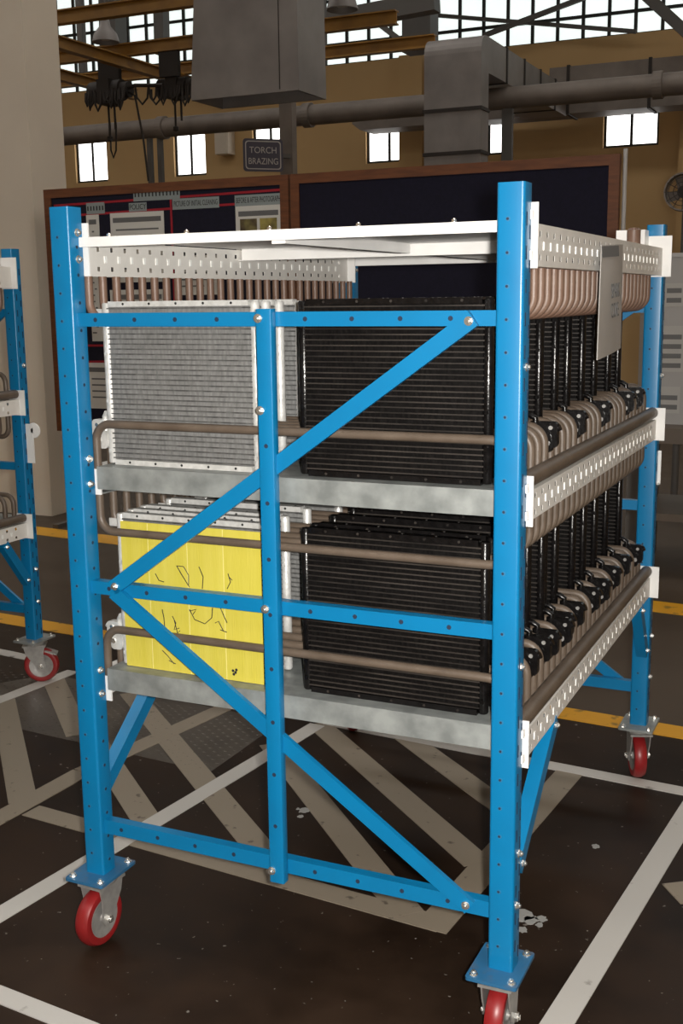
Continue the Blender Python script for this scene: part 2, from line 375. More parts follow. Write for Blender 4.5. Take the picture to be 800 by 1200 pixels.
# the two end frames
def end_frame(y, s):
    """y: outer plane of the frame, s = +1 builds inwards (+y)"""
    Y = lambda a, b: (min(y+s*a, y+s*b), max(y+s*a, y+s*b))
    for z0, z1 in ((1.433,1.461),(.850,.879),(.280,.313)):
        a, b = Y(.013,.036); r = MB().box(PW-.006,W-PW+.006,a,b,z0,z1).build('rail', BLUE, rack); h = MB()
        for i in range(10):
            xx = .097+.0985*i
            if xx < W-.1: disc(h, (xx, y+s*.013, (z0+z1)/2), (0,-s,0), .0048)
        h.build('punched_hole', HOLE, r)['kind'] = 'stuff'
    a, b = Y(-.010,.0125); q = MB().prism(rrect(.493,.527,a,b,.003,2),(0,0,.266),(1,0,0),(0,1,0),(0,0,1.467-.266)).build('upright_strut', BLUE, rack, True)
    h = MB()
    for i in range(8): disc(h, (.510, y-s*.010, 1.20-.115*i), (0,-s,0), .0045)
    h.build('punched_hole', HOLE, q)['kind'] = 'stuff'
    for z in (1.449,1.27,.866,.292):
        bolt((.499,y-s*.010,z),(0,-s,0),q,1.05)
    for p0, p1 in (((.931,1.4475),(.114,.870)), ((.114,.862),(.934,.2975))):
        d = MB().bar((p0[0],y+s*.0065,p0[1]),(p1[0],y+s*.0065,p1[1]),.032,.011,(0,1,0)).build('diagonal_brace', BLUE, rack)
        for e in (p0, p1):
            t = (V(p1)-V(p0)).normalized()*.009; c = V(e)+t*(1 if e == p0 else -1)
            if not (e == p0 and p0[1] < 1): bolt((c.x,y+s*.001,c.y),(0,-s,0),d,1.0)
end_frame(0, 1); end_frame(D, -1)

# perforated beams along the depth
BY0, BY1 = PD+.004, D-PD-.004
def perf_plate(mb, x, t, y0, y1, z0, z1):
    """plate in the YZ plane with two rows of square holes"""
    H = z1-z0; pitch = .05; n = int((y1-y0-.03)/pitch); hw = .0050
    rows = (z0+H*.20, z0+H*.78) if H > .06 else (z0+H*.18, z0+H*.80)
    ycut = [y0]; holes = []
    off = y0+(y1-y0-(n-1)*pitch)/2
    for i in range(n): ycut += [off+i*pitch-hw, off+i*pitch+hw]
    ycut.append(y1); zcut = [z0, rows[0]-hw, rows[0]+hw, rows[1]-hw, rows[1]+hw, z1]
    for i in range(len(ycut)-1):
        for j in range(5):
            if i % 2 == 1 and j in (1,3):
                a, b, c, d = ycut[i], ycut[i+1], zcut[j], zcut[j+1]
                mb.add([(x,a,c),(x,b,c),(x,b,d),(x,a,d),(x+t,a,c),(x+t,b,c),(x+t,b,d),(x+t,a,d)], [(0,1,5,4),(1,2,6,5),(2,3,7,6),(3,0,4,7)])
                continue
            a, b, c, d = ycut[i], ycut[i+1], zcut[j], zcut[j+1]
            mb.add([(x,a,c),(x,b,c),(x,b,d),(x,a,d)], [(0,3,2,1)]); mb.add([(x+t,a,c),(x+t,b,c),(x+t,b,d),(x+t,a,d)], [(0,1,2,3)])
    return off, n, pitch, z0+H*.49
def beam(right, z0, z1):
    xo = W-.003 if right else .006; xi = W-.026 if right else .036
    m = MB(); t = .0008
    off, n, pitch, zc = perf_plate(m, xo-t if right else xi-t, t, BY0, BY1, z0, z1)
    a, b = min(xo,xi), max(xo,xi)
    m.box(a,b,BY0,BY1,z1,z1+.002); m.box(a,b,BY0,BY1,z0-.002,z0)
    o = m.build('beam', BEAMW, rack); e = MB()
    for i in range(n-1):
        y = off+(i+.5)*pitch
        for xx, ax in (((xo if right else xi), 1),):
            e.prism([(-.0042,-.0075),(.0042,-.0075),(.0042,.0075),(-.0042,.0075)], (xx,y,zc), (0,1,0), (0,0,1), (ax*.0018,0,0))
    e.build('embossed_slot', EMBOSS, o)['kind'] = 'stuff'
    # end connectors: a plate across the beam end with two hooks into the post
    zc0, zc1 = z0-.006, z1+.036
    for y in (PD+.0005, D-PD-.0045):
        x0, x1 = (W-.050, W+(.011 if y < .5 else .022)) if right else (-.018, .062)
        c = MB().box(x0,x1,y,y+.004,zc0,zc1)
        for zz in (zc0+.022, zc1-.022):
            ya, yb = (y-.016, y) if y < .5 else (y+.004, y+.020)
            xa = W+.0005 if right else -.0045
            c.box(xa,xa+.004,ya,yb,zz-.008,zz+.008)
        c.build('beam_connector', WHITE, o)
    return o
beams = {}
for k, (z0, z1) in enumerate(((1.540,1.612),(1.070,1.123),(.595,.648))):
    beams['R%d' % k] = beam(True, z0, z1); beams['L%d' % k] = beam(False, z0, z1)
# guard tube lying along the right beams
for z in (1.145,.670):
    MB().tube([(W-.014,BY0+.006,z),(W-.014,BY1-.006,z)], .0165, 14).build('guard_tube', ROD, rack, True)
# knee braces under the lowest beams
for sx, x in ((1, W-.017), (-1, .017)):
    for p0, p1 in (((x,.325,.590),(x,.056,.372)), ((x,D-.180,.590),(x,D-.056,.415))):
        b = MB().bar(p0,p1,.034,.030,(1,0,0)).build('knee_brace', BLUE, rack)
        d = (V(p1)-V(p0)).normalized()
        for q in (V(p0)+d*.014, V(p1)-d*.014): bolt(q+V((sx*.015,0,0)), (sx,0,0), b, .9)

# galvanised shelves
def shelf(zt):
    m = MB(); x0, x1, y0, y1 = .068, .968, .030, D-.030; h = .050; t = .002
    m.box(x0,x1,y0,y1,zt-t,zt); m.box(x0,x1,y0,y0+t,zt-h,zt-t); m.box(x0,x1,y1-t,y1,zt-h,zt-t)
    m.box(x0,x1,y0+t,y0+.02,zt-h,zt-h+t); m.box(x0,x0+t,y0+t,y1-t,zt-.03,zt-t); m.box(x1-t,x1,y0+t,y1-t,zt-.03,zt-t)
    m.box(x0,x1,.49,.53,zt-.03,zt-t); m.box(x0,x1,.96,1.0,zt-.03,zt-t)
    return m.build('shelf', GALV, rack)
shelf(1.132); shelf(.673)
# white top deck with ribs below
for y0, y1 in ((.032,.742),(.748,D-.03)):
    m = MB(); m.box(.040,.992,y0,y1,1.6160,1.6180); m.box(.042,.990,y0,y0+.003,1.598,1.616); m.box(.042,.990,y1-.003,y1,1.586,1.616)
    m.box(.042,.990,y0+.003,y0+.022,1.598,1.600); m.box(.042,.990,y1-.022,y1-.003,1.586,1.588)
    dk = m.build('top_deck', WHITE, rack)
    for i in range(5):
        bolt((.12+.19*i,y0+.012,1.618),(0,0,1),dk,.8)
    MB().box(.5,.53,y0+.02,y1-.022,1.592,1.616).build('deck_rib', WHITE, dk)

# U-shaped divider tubes
XL, XR, TR, BR = .0545, .9865, .0092, .036
def u_tube(z_end, z_run):
    s = 1 if z_end > z_run else -1; pts = [(XL,0,z_end)]
    for i in range(9):
        t = math.radians(90*i/8); pts.append((XL+BR-BR*math.cos(t), 0, z_run+s*(BR-BR*math.sin(t))))
    for i in range(9):
        t = math.radians(90*i/8); pts.append((XR-BR+BR*math.sin(t), 0, z_run+s*(BR-BR*math.cos(t))))
    pts.append((XR,0,z_end)); return pts
YT = [.053+.05*k for k in range(28)]
for z_end, z_run, m in ((1.538,1.447,ROD2),(1.124,1.2225,ROD),(1.066,.984,ROD),(.650,.7595,ROD)):
    me = MB().tube(u_tube(z_end, z_run), TR, 12, (0,1,0)).mesh('divider_tube', m, True)
    for y in YT: put('divider_tube', me, rack, (0,y,0))
# rails that carry the tube ends
for z in (1.118,.644,1.068):
    for x0, x1 in ((.0405,.0665),(.9735,.9965)):
        MB().box(x0,x1,PD+.006,D-PD-.006,z,z+.0025).build('tube_rail', GALV, rack)

# casters
def caster(x, y, rz, trail=.018, brake=False, plate=None):
    c = MB(); c.box(-.034,.034,-.045,.045,.150,.1565)
    c.lathe([(.0,.150),(.034,.150),(.038,.156),(.038,.166),(.030,.173),(0,.173)], (0,0,0), (0,0,1), 24)
    WR = .069; wy = trail
    for s in (-1, 1):
        xs = s*.0275
        c.prism([(-.042,.155),(.042,.155),(.034,.120),(wy+.018,.070),(wy+.011,.055),(wy-.011,.055),(wy-.018,.070),(-.034,.120)],
                (xs-.0017,0,0),(0,1,0),(0,0,1),(.0034,0,0))
    o = c.build('caster', STEEL, rack, True, (x,y,0)); o.rotation_euler.z = rz
    MB().lathe([(.046,-.017),(.056,-.0195),(.063,-.0175),(.0675,-.010),(WR,0),(.0675,.010),(.063,.0175),(.056,.0195),(.046,.017)], (0,wy,WR+.0005), (1,0,0), 40).build('wheel', RED, o, True)
    MB().lathe([(0,-.019),(.010,-.019),(.012,-.014),(.030,-.013),(.043,-.0175),(.0465,-.0175),(.0465,.0175),(.043,.0175),(.030,.013),(.012,.014),(.010,.019),(0,.019)], (0,wy,WR+.0005), (1,0,0), 32).build('wheel_hub', STEEL, o, True)
    z = WR+.0005
    MB().cyl((-.040,wy,z),(.040,wy,z),.0055,10).cyl((.0295,wy,z),(.036,wy,z),.010,6).cyl((-.036,wy,z),(-.0295,wy,z),.010,6).build('axle_bolt', CHROME, o, True)
    if brake:
        MB().prism([(-.03,0),(.03,0),(.026,.05),(-.026,.05)], (0,.040,.128),(1,0,0),(0,.9,-.35),(0,.001,.004)).build('brake_pedal', STEEL, o)
    p = MB().prism(rrect(-.052,.052,-.068,.068,.006,3),(0,0,.173),(1,0,0),(0,1,0),(0,0,.007)).build('caster_plate', plate or BLUE_D, o, True)
    p.rotation_euler.z = -rz
    for sx in (-1,1):
        for sy in (-1,1):
            q = V((sx*.038, sy*.054, .180)); q.rotate(Matrix.Rotation(-rz,3,'Z')); bolt(q, (0,0,1), o, 1.0)
    return o
caster(.025,.024,math.radians(-3),-.016); caster(W-.030,.020,math.radians(2),.006); caster(.025,D-.024,math.radians(30)); caster(W-.025,D-.026,math.radians(22),.010,False,GALV)

# ------------------------------------------------------------------ second rack at the left (same kind, only its visible end stocked with tubes)
rack2 = empty('rolling_rack', (-2.355, .005, 0)); tag(rack2, 'blue rolling rack cut off by the left edge of the picture', 'rack', 'blue rolling racks')
for ch in list(rack.children):
    nm = ch.name.split('.')[0]
    if nm == 'divider_tube' and ch.location.y < 1.08: continue
    if nm == 'caster' and not (ch.location.x > .5 and ch.location.y > 1): 
        copy_tree(ch, rack2); continue
    if nm == 'caster': continue
    copy_tree(ch, rack2)
_old = rack; rack = rack2
caster(W-.025,D-.026,math.radians(-58), .022, True, GALV)
ho = MB().lathe([(0,0),(.028,0),(.030,.004),(.028,.008),(.010,.010),(0,.010)], (1.058,D-.02,1.005), (0,-1,0), 24).build('round_guide_disc', WHITE, rack2, True)
MB().box(W+.0005,W+.034,D-.03,D-.026,.88,1.03).build('side_plate', WHITE, rack2)
rack = _old
MB().box(W+.0005,W+.010,D-.02,D-.016,.93,1.03).build('side_plate', WHITE, rack)

# ------------------------------------------------------------------ condensers
def condenser(kind, w, h, side, conn=True):
    """origin at the bottom centre; side = +1: connectors at the right end, -1: at the left end"""
    a, fm, tm = (BLACKC, BLACKF, BLACKT) if kind == 'black' else (SILV, SILVF, SILVT)
    root = empty('condenser')
    hw = w/2; n = round((h-.03)/.0108); pitch = (h-.03)/n
    MB().box(-hw+.014,hw-.014,-.0055,.0055,.012,h-.012).build('fin_core', fm, root)
    t = MB()
    for i in range(n+1):
        z = .015+pitch*i; t.box(-hw+.010,hw-.010,-.0088,.0088,z-.0013,z+.0013)
    t.build('flat_tube', tm, root)['kind'] = 'stuff'
    for s in (-1, 1):
        x = s*(hw-.0105)
        hd = MB().lathe([(0,.003),(.0085,.003),(.0105,.006),(.0105,h-.006),(.0085,h-.003),(0,h-.003)], (x,0,0), (0,0,1), 16).build('header', a, root, True)
        c = MB()
        for z in (.03,.07,.14,.24,.30): c.box(x-.0035,x+.0035,-.0122,.0122,z-.004,z+.004)
        c.build('clip', a, hd)['kind'] = 'stuff'
    for z0, z1, nm in ((0,.0115,'bottom_plate'),(h-.0115,h,'top_plate')):
        m = MB(); m.box(-hw+.021,hw-.021,-.0105,.0105,z0,z1)
        p = m.build(nm, a, root); k = MB()
        for i in range(5):
            xx = -hw+.06+i*(w-.12)/4
            disc(k, (xx,-.0105,z0+.006),(0,-1,0),.0028); 
            if nm == 'top_plate': disc(k, (xx+.02,.002,z1),(0,0,1),.003)
        k.build('rivet_hole', DARKH if kind != 'black' else BLACKT, p)['kind'] = 'stuff'
    # connector end
    x = side*hw; q = lambda a, b: (min(x+side*a, x+side*b), max(x+side*a, x+side*b))
    if conn:
        E = .052 if kind == 'black' else .026
        cb = MB(); a0, a1 = q(-.004,E); cb.prism(rrect(a0,a1,.034,.074,.008,3),(0,-.0118,0),(1,0,0),(0,0,1),(0,.0236,0))
        a0, a1 = q(E*.3,E+.012); cb.prism(rrect(a0,a1,.044,.098,.009,3),(0,-.0085,0),(1,0,0),(0,0,1),(0,.0165,0))
        cb.cyl((x+side*E*.3,0,.07),(x+side*E*.3,0,.098),.0105,14); cb.cyl((x+side*(E+.008),0,.084),(x+side*(E+.016),0,.088),.0075,12)
        co = cb.build('connector_block', a, root, True)
        MB().tube([(x-side*.006,0,.112),(x+side*.004,0,.111),(x+side*E*.3,0,.104),(x+side*E*.3,0,.092)],.0065,10).build('pipe_stub', a, co, True)
        MB().cyl((x+side*(E-.008),-.0118,.054),(x+side*(E-.008),-.0145,.054),.006,10).cyl((x+side*(E-.002),-.0085,.086),(x+side*(E-.002),-.011,.086),.0045,8).build('screw', CHROME if kind == 'silver' else STEEL, co)['kind'] = 'stuff'
    a0, a1 = q(0,.020); br = MB(); z0 = h*.905 if kind == 'silver' else h*.20
    br.box(a0,a1,-.004,-.0012,z0,z0+.018); br.build('bracket', a, root)
    return root
ORD = ['nearest','second','third','fourth','fifth','sixth','seventh','eighth','ninth','tenth','eleventh','twelfth']
ORD += ['thirteenth','fourteenth']
def place(protos, slots, with_conn, x, z, fmt, group, used, jit=.0):
    for i, sl in enumerate(slots):
        k = 0 if sl in with_conn else 1
        o = copy_tree(protos[k]) if used[k] else protos[k]
        used[k] = True
        o.location = (x+(random.uniform(-jit,jit) if i else 0), .078+.05*sl, z)
        tag(o, fmt % ORD[i], 'condenser', group)
bu = [condenser('black', .405, .352, 1), condenser('black', .405, .352, 1, False)]; ub = [False, False]
place(bu, [0,2,5,7,10,12,15,18,21,24], (5,10,15,21,24), .7455, 1.1325, 'black condenser on the upper shelf, %s from the front frame', 'black condensers on the upper shelf', ub, .004)
place(bu, [0,1,3,5,6,8,9,11,14,16,19,22,25], (3,5,6,8,9,11,14,16,19,22,25), .7425, .6735, 'black condenser on the lower shelf, %s from the front frame', 'black condensers on the lower shelf', ub, .006)
su = [condenser('silver', .385, .352, -1), condenser('silver', .385, .352, -1, False)]; us = [False, False]
place(su, [0,1,2,4], (0,4), .262, 1.1325, 'bare silver condenser on the upper shelf, %s from the front frame', 'silver condensers on the upper shelf', us, .003)
place(su, [0,1,2,4,7,10], (0,2,4), .274, .6735, 'bare silver condenser on the lower shelf, %s from the front frame', 'silver condensers on the lower shelf', us, .008)

# yellow cardboard in front of the lower silver stack
cs = empty('cardboard_sheet', (.274,.0655,.6735)); tag(cs, 'yellow corrugated cardboard sheet with pen scribbles covering the nearest lower silver condenser', 'cardboard')
MB().box(-.176,.176,-.0012,.0012,.001,.334).build('sheet', YELL, cs)
fo = MB()
for xx in (-.105,-.005,.085): fo.box(xx-.0008,xx+.0008,-.0016,-.0012,.002,.333)
fo.build('fold_line', mat('cardboard_crease', (.70,.64,.22), .7), cs)
sk = MB(); rr = random.Random(3)
def yx(px, py):
    p = aty(px, py, .064); return (p.x-.274, -.0016, p.z-.6735)
for stroke in (((207,663),(212,672),(222,688)), ((207,663),(215,664),(221,674),(221,685)), ((233,664),(238,676),(237,690)), ((182,672),(186,680),(192,682)),
               ((267,672),(270,682),(266,690)), ((268,676),(272,680)), ((190,714),(192,724),(193,736)), ((202,722),(206,730),(204,738),(210,736)), ((204,726),(208,742),(211,739)),
               ((222,714),(228,726),(240,731),(248,724),(249,712)), ((222,716),(230,714),(226,720)), ((258,712),(266,730)), ((252,730),(256,728),(262,740)), ((258,738),(266,741)),
               ((190,762),(196,768),(204,778)), ((198,774),(206,778))):
    sk.tube([yx(*q) for q in stroke], .0010, 5)
for q in ((273,786),(276,788),(274,790),(277,785)): sk.cyl(yx(*q), V(yx(*q))+V((0,-.0004,0)), .0035, 6)
sk.build('pen_mark', INK, cs)['kind'] = 'stuff'

# placard on the top right beam
pc = empty('hanging_placard', (W+.006,.70,1.585)); tag(pc, 'grey laminated placard hung on the right top beam of the main rack', 'placard')
A = [aty(708.5,287,.585), aty(737,283,.815), aty(731,407,.800), aty(696.5,416,.560)]
P = [V((W+.010,.575,1.592)), V((W+.008,.815,1.602)), V((W+.012,.805,1.360)), V((W+.026,.490,1.348))]
nrm = (P[1]-P[0]).cross(P[3]-P[0]).normalized(); nrm = nrm if nrm.x > 0 else -nrm
o0 = V(pc.location)
sh = MB(); N = 8
def bil(u, v): 
    a = P[0].lerp(P[1],u); b = P[3].lerp(P[2],u); q = a.lerp(b,v); return q + nrm*(.006*math.sin(math.pi*u)*(1-v*.3))
grid = [[bil(i/N,j/N)-o0 for i in range(N+1)] for j in range(N+1)]
vs = [p for r in grid for p in r]; k = len(vs); vs2 = vs+[p-nrm*.0022 for p in vs]; fs = []
for j in range(N):
    for i in range(N):
        a = j*(N+1)+i; fs += [(a,a+N+1,a+N+2,a+1), (k+a,k+a+1,k+a+N+2,k+a+N+1)]
for i in range(N):
    fs += [(i,i+1,k+i+1,k+i), (N*(N+1)+i+1,N*(N+1)+i,k+N*(N+1)+i,k+N*(N+1)+i+1), ((i+1)*(N+1),i*(N+1),k+i*(N+1),k+(i+1)*(N+1)), (i*(N+1)+N,(i+1)*(N+1)+N,k+(i+1)*(N+1)+N,k+i*(N+1)+N)]
sh.add(vs2, fs).build('sheet', PAPERG, pc, True)
def decal(mb_or_me, name, parent, u, v, sx=1.0, sy=1.0):
    c = bil(u,v)-o0+nrm*.0018
    ux = (bil(min(u+.1,1),v)-bil(max(u-.1,0),v)).normalized(); uy = nrm.cross(ux).normalized()
    o = put(name, mb_or_me, parent, c); Mx = Matrix((ux, uy, nrm)).transposed(); o.rotation_euler = Mx.to_euler(); o.scale = (sx,sy,1); return o
decal(text_mesh('SPARK', .054, PRINT), 'lettering', pc, .55, .43, .72, .85)
decal(text_mesh('CORE', .054, PRINT), 'lettering', pc, .55, .61, .72, .85)
tp = MB().box(-.118,.05,-.012,.012,0,.0006).mesh('tape_strip', PRINT); decal(tp, 'tape_strip', pc, .40, .06, 1, 1)

# things on the top deck near the back
tb = empty('parts_tray', (.941,1.400,1.618)); tag(tb, 'small white tray on the top deck at the back right corner', 'tray')
MB().box(-.040,.040,-.03,.03,0,.004).build('tray_base', WHITE, tb); MB().box(-.040,.040,-.03,-.027,.004,.046).box(-.040,.040,.027,.03,.004,.046).box(-.040,-.037,-.027,.027,.004,.046).box(.037,.040,-.027,.027,.004,.046).build('tray_side', WHITE, tb)
tag(MB().lathe([(0,0),(.017,0),(.019,.004),(.019,.044),(.014,.048),(.014,.050),(0,.050)], (0,0,0), (0,0,1), 16).build('brown_roll', ROD2, None, True, (.957,1.335,1.618)), 'short brown roll standing upright on the top deck', 'roll')

# ------------------------------------------------------------------ notice boards behind
BYD = 4.2
def board(x0, x1, z0, z1, label):
    b = empty('notice_board', ((x0+x1)/2, BYD, 0)); tag(b, label, 'notice board', 'wood-framed notice boards'); hw = (x1-x0)/2; t = .055
    MB().box(-hw+t,hw-t,.01,.03,z0+t,z1-t).build('felt_panel', NAVY, b)
    for nm, bx in (('top_frame',(-hw,hw,0,.045,z1-t,z1)),('bottom_frame',(-hw,hw,0,.045,z0,z0+t)),('side_frame',(-hw,-hw+t,0,.045,z0+t,z1-t)),('side_frame',(hw-t,hw,0,.045,z0+t,z1-t))):
        MB().box(*bx).build(nm, WOOD, b)
    for s in (-1,1):
        MB().box(s*(hw-.1)-.02,s*(hw-.1)+.02,.046,.086,0,z1-.05).box(s*(hw-.1)-.02,s*(hw-.1)+.02,-.2,.3,0,.03).build('stand_leg', TRUSS, b)
    return b
b1 = board(-3.385,-1.60,.63,2.20,'wood-framed navy notice board with red tape lines and posters')
b2 = board(-1.585,.325,.63,2.20,'wood-framed empty navy notice board right of the poster board')
tag(MB().cyl((0,0,0),(0,0,2.225),.011,12).cyl((0,0,0),(0,0,.02),.02,16).build('metal_pole', GREYP, None, True, (.350,BYD+.02,0)), 'light grey metal pole at the right end of the empty navy board', 'pole')
bx = b1.location.x
def on_board(px, py): p = aty(px, py, BYD); return p.x-bx, p.z
def bquad(name, x0, y0, x1, y1, m, d=.004, parent=b1):
    """poster between two board points given as picture corners"""
    a, za = on_board(x0,y0); c, zc = on_board(x1,y1)
    return MB().box(min(a,c),max(a,c),.01-d,.0098,min(za,zc),max(za,zc)).build(name, m, parent)
def red(p, q, w=.014):
    a = on_board(*p); c = on_board(*q); MB().bar((a[0],.0088,a[1]),(c[0],.0088,c[1]),w,.002,(0,1,0)).build('red_tape', REDT, b1)
red((62,241),(332,222)); red((62,254),(332,235)); 
for _px, _py in ((199,232),(331,222),(66,241)):
    _a = on_board(_px,_py); MB().bar((_a[0],.0084,_a[1]),(_a[0],.0084,.70),.014,.002,(0,1,0)).build('red_tape', REDT, b1)
red((70,405),(190,405)); red((70,425),(190,422))
for r, txt in (((155,220,210,233),None), ((150,238,171,247),'POLICY'), ((100,238,122,250),None), ((201,233,256,243),'PICTURE OF INITIAL CLEANING'), ((274,229,331,239),'BEFORE & AFTER PHOTOGRAPHS')):
    s = bquad('title_strip', *r, LABEL, .003); (a,za), (c,zc) = on_board(r[0],r[1]), on_board(r[2],r[3])
    if txt:
        me = text_mesh(txt, .042, INK); o = put('lettering', me, s, ((a+c)/2, .0066, (za+zc)/2)); o.rotation_euler.x = math.pi/2
        xs_ = [v.co.x for v in me.vertices]; wd = max(xs_)-min(xs_); o.scale = (abs(c-a)*.94/wd, 1.1, 1)
    else:
        k = MB(); nn = 13 if c-a > .3 else 6
        for i in range(nn):
            xx = a+(c-a)*(i+.6)/(nn+.2); k.box(xx-.006,xx+.004,.0062,.0068,zc+abs(za-zc)*.3,za-abs(za-zc)*.3)
        k.build('faded_lettering', INK, s)
def poster(x0,y0,x1,y1, pic=False):
    p = bquad('poster', x0,y0,x1,y1, PAPER, .004); (a,za), (c,zc) = on_board(x0,y0), on_board(x1,y1); k = MB()
    k.box(a+.02,c-.02,.0052,.0058,za-.06,za-.03)
    if not pic:
        for i in range(int((za-zc-.1)/.04)): k.box(a+.04,c-.04-.05*(i%3),.0052,.0058,za-.11-.04*i,za-.10-.04*i)
    k.build('print_line', PRINT, p)['kind'] = 'stuff'
    if pic:
        MB().box(a+.03,(a+c)/2-.01,.0048,.0058,zc+.03,za-.075).build('photo_print', mat('photo_green',(.20,.17,.06),.5,c2=(.05,.03,.02),scale=14), p)
        MB().box((a+c)/2+.01,c-.03,.0048,.0058,zc+.03,za-.075).build('photo_print', mat('photo_yellow',(.36,.30,.08),.5,c2=(.10,.08,.03),scale=12), p)
poster(100,252,122,400); poster(128,250,194,330); poster(275,242,330,300, True); poster(205,300,262,345); poster(100,425,150,480); poster(128,340,194,400)

# ------------------------------------------------------------------ right edge: display board on a bench, fan
dbx = .86
db = empty('display_board', (dbx,4.30,.80)); tag(db, 'pale grey display board with pinned sheets at the right edge, behind the main rack', 'display board')
MB().box(-.40,.6,0,.03,0,.875).build('panel', BOARDW, db)
MB().box(-.42,-.40,-.01,.04,-.0,.895).box(-.40,.6,-.01,.04,.875,.895).build('frame', GREYP, db)
for (x0,x1,z0,z1) in ((-.30,-.20,.62,.74),(-.12,-.02,.62,.74),(-.31,-.19,.28,.52),(-.13,-.02,.28,.52),(-.31,-.2,.06,.2),(-.13,-.02,.06,.2),(.06,.2,.3,.74)):
    s = MB().box(x0,x1,-.003,-.0002,z0,z1).build('pinned_sheet', PAPERD, db); k = MB()
    for i in range(int((z1-z0)/.05)): k.box(x0+.012,x1-.012,-.0036,-.003,z0+.02+.05*i,z0+.045+.05*i)
    k.build('print_line', PRINT, s)['kind'] = 'stuff'
bn = empty('bench', (dbx+.1,4.45,0)); tag(bn, 'low brown bench under the pale display board', 'bench')
MB().box(-.55,.8,-.35,.35,.72,.80).build('bench_top', BENCH, bn); MB().box(-.53,.78,-.30,.33,.30,.34).build('lower_shelf', BENCH, bn)
for sx in (-.50,.74):
    for sy in (-.30,.30): MB().box(sx-.03,sx+.03,sy-.03,sy+.03,0,.72).build('leg', TRUSS, bn)
fp = aty(801,225,6.0)
fn = empty('pedestal_fan', (fp.x,6.0,0)); tag(fn, 'dark round industrial fan on a pole at the right edge', 'fan')
MB().cyl((0,.12,0),(0,.12,fp.z),.025,12).cyl((0,.12,0),(0,.12,.03),.25,20).build('stand', TRUSS, fn, True)
MB().lathe([(.112,-.05),(.122,-.05),(.126,0),(.122,.05),(.112,.05),(.112,-.05)], (0,0,fp.z), (0,1,0), 32).build('fan_ring', PIPEM, fn, True)
g = MB()
for r in (.03,.06,.09): g.lathe([(r-.002,-.052),(r+.002,-.052),(r+.002,-.048),(r-.002,-.048),(r-.002,-.052)], (0,0,fp.z), (0,1,0), 24)
for i in range(12):
    t = math.pi*i/6; g.cyl((0,-.05,fp.z),(.118*math.cos(t),-.05,fp.z+.118*math.sin(t)),.0022,5)
g.build('grille', HOIST, fn)
for i in range(4):
    t = math.pi/2*i+.4; c, s = math.cos(t), math.sin(t)
    MB().prism([(0,-.012),(.10,-.045),(.108,.02),(.04,.03)], (0,0,fp.z),(c,0.12,s),(-s,.25,c),(0,.003,0)).build('blade', PIPEM, fn)
MB().cyl((0,-.02,fp.z),(0,.12,fp.z),.04,16).build('motor', HOIST, fn, True)

# ------------------------------------------------------------------ overhead: hood, ducts, pipe, crane, trusses
hd = empty('extraction_hood', (-3.1,6.9,3.12)); tag(hd, 'large grey sheet metal extraction hood hanging over the notice boards', 'hood')
h = MB(); x0, x1, y0, y1, zt = -.565, .43, -.40, .10, 4.2
hz = 0.0
vs = [(x0,y0,hz),(x1,y0,hz),(x1,y1,hz),(x0,y1,hz),(x0+.30,y0+.02,zt),(x1-.05,y0+.02,zt),(x1-.05,y1,zt),(x0+.30,y1,zt)]
MB().add(vs, [(0,1,5,4),(1,2,6,5),(2,3,7,6),(3,0,4,7)]).add([V(v)*1 + V((.02 if v[0] < 0 else -.02, .02 if v[1] < 0 else -.02, 0)) for v in vs], [(0,4,5,1),(1,5,6,2),(2,6,7,3),(3,7,4,0)]).build('hood_shell', DUCT, hd)
MB().box(x0,x1,y0,y0+.02,-.02,.0).box(x0,x1,y1-.02,y1,-.02,.0).box(x0,x0+.02,y0+.02,y1-.02,-.02,0).box(x1-.02,x1,y0+.02,y1-.02,-.02,0).build('rim', DUCT, hd)
MB().box(x0+.02,x1-.02,y0+.02,y1-.02,.10,.11).build('filter_panel', HOIST, hd)
sm = MB(); sm.bar((x1-.17,y0-.003,.0),(x1-.17,y0+.012,4.0),.006,.004,(0,1,0)); sm.build('seam', HOIST, hd)

# round pipe along the hall
pp = empty('overhead_pipe', (-4,11.0,0)); tag(pp, 'thick dusty round pipe running across in front of the back wall', 'pipe')
PZ, PR = 3.655, .118
MB().tube([(-9,0,PZ),(-4,0,PZ),(0,0,PZ),(8,0,PZ)], PR, 20).build('pipe_run', PIPEM, pp, True)
for px in (190,361,770):
    p = aty(px,130,11); MB().lathe([(PR,-.05),(PR+.025,-.05),(PR+.025,.05),(PR,.05)], (p.x+4,0,PZ), (1,0,0), 24).build('flange', PIPEM, pp)
for px in (176,188,591,597):
    p = aty(px,180,11); MB().box(p.x+4-.03,p.x+4+.03,-.03,.03,0,PZ-PR+.01).build('support_post', TRUSS, pp)
# rectangular ducts
rd = empty('rectangular_duct', (-2.6,10.0,0)); tag(rd, 'grey rectangular duct rising behind the empty board and turning towards the wall', 'duct')
X0, X1, DY = -.345, .285, .26
MB().box(X0,X1,0,DY,1.9,3.93).build('riser', DUCT, rd)
eb = MB(); pr = [(0,3.93)]+[(.18-.18*math.cos(math.radians(a)), 3.98+.18*math.sin(math.radians(a))) for a in range(0,91,15)]+[(DY,4.16),(DY,3.93)]
eb.prism(pr, (X0,0,0), (0,1,0), (0,0,1), (X1-X0,0,0)).build('elbow', DUCT, rd)
MB().box(X0+.05,X1,DY,3.6,3.80,4.16).build('wall_run', DUCT, rd)
for z in (3.42,2.98): MB().box(X0-.012,X1+.012,-.012,DY+.012,z-.018,z+.018).build('joint_band', HOIST, rd)
for y in (.9,1.6,2.3,3.0): MB().box(X0+.038,X1+.012,y-.02,y+.02,3.79,4.172).build('joint_band', HOIST, rd)
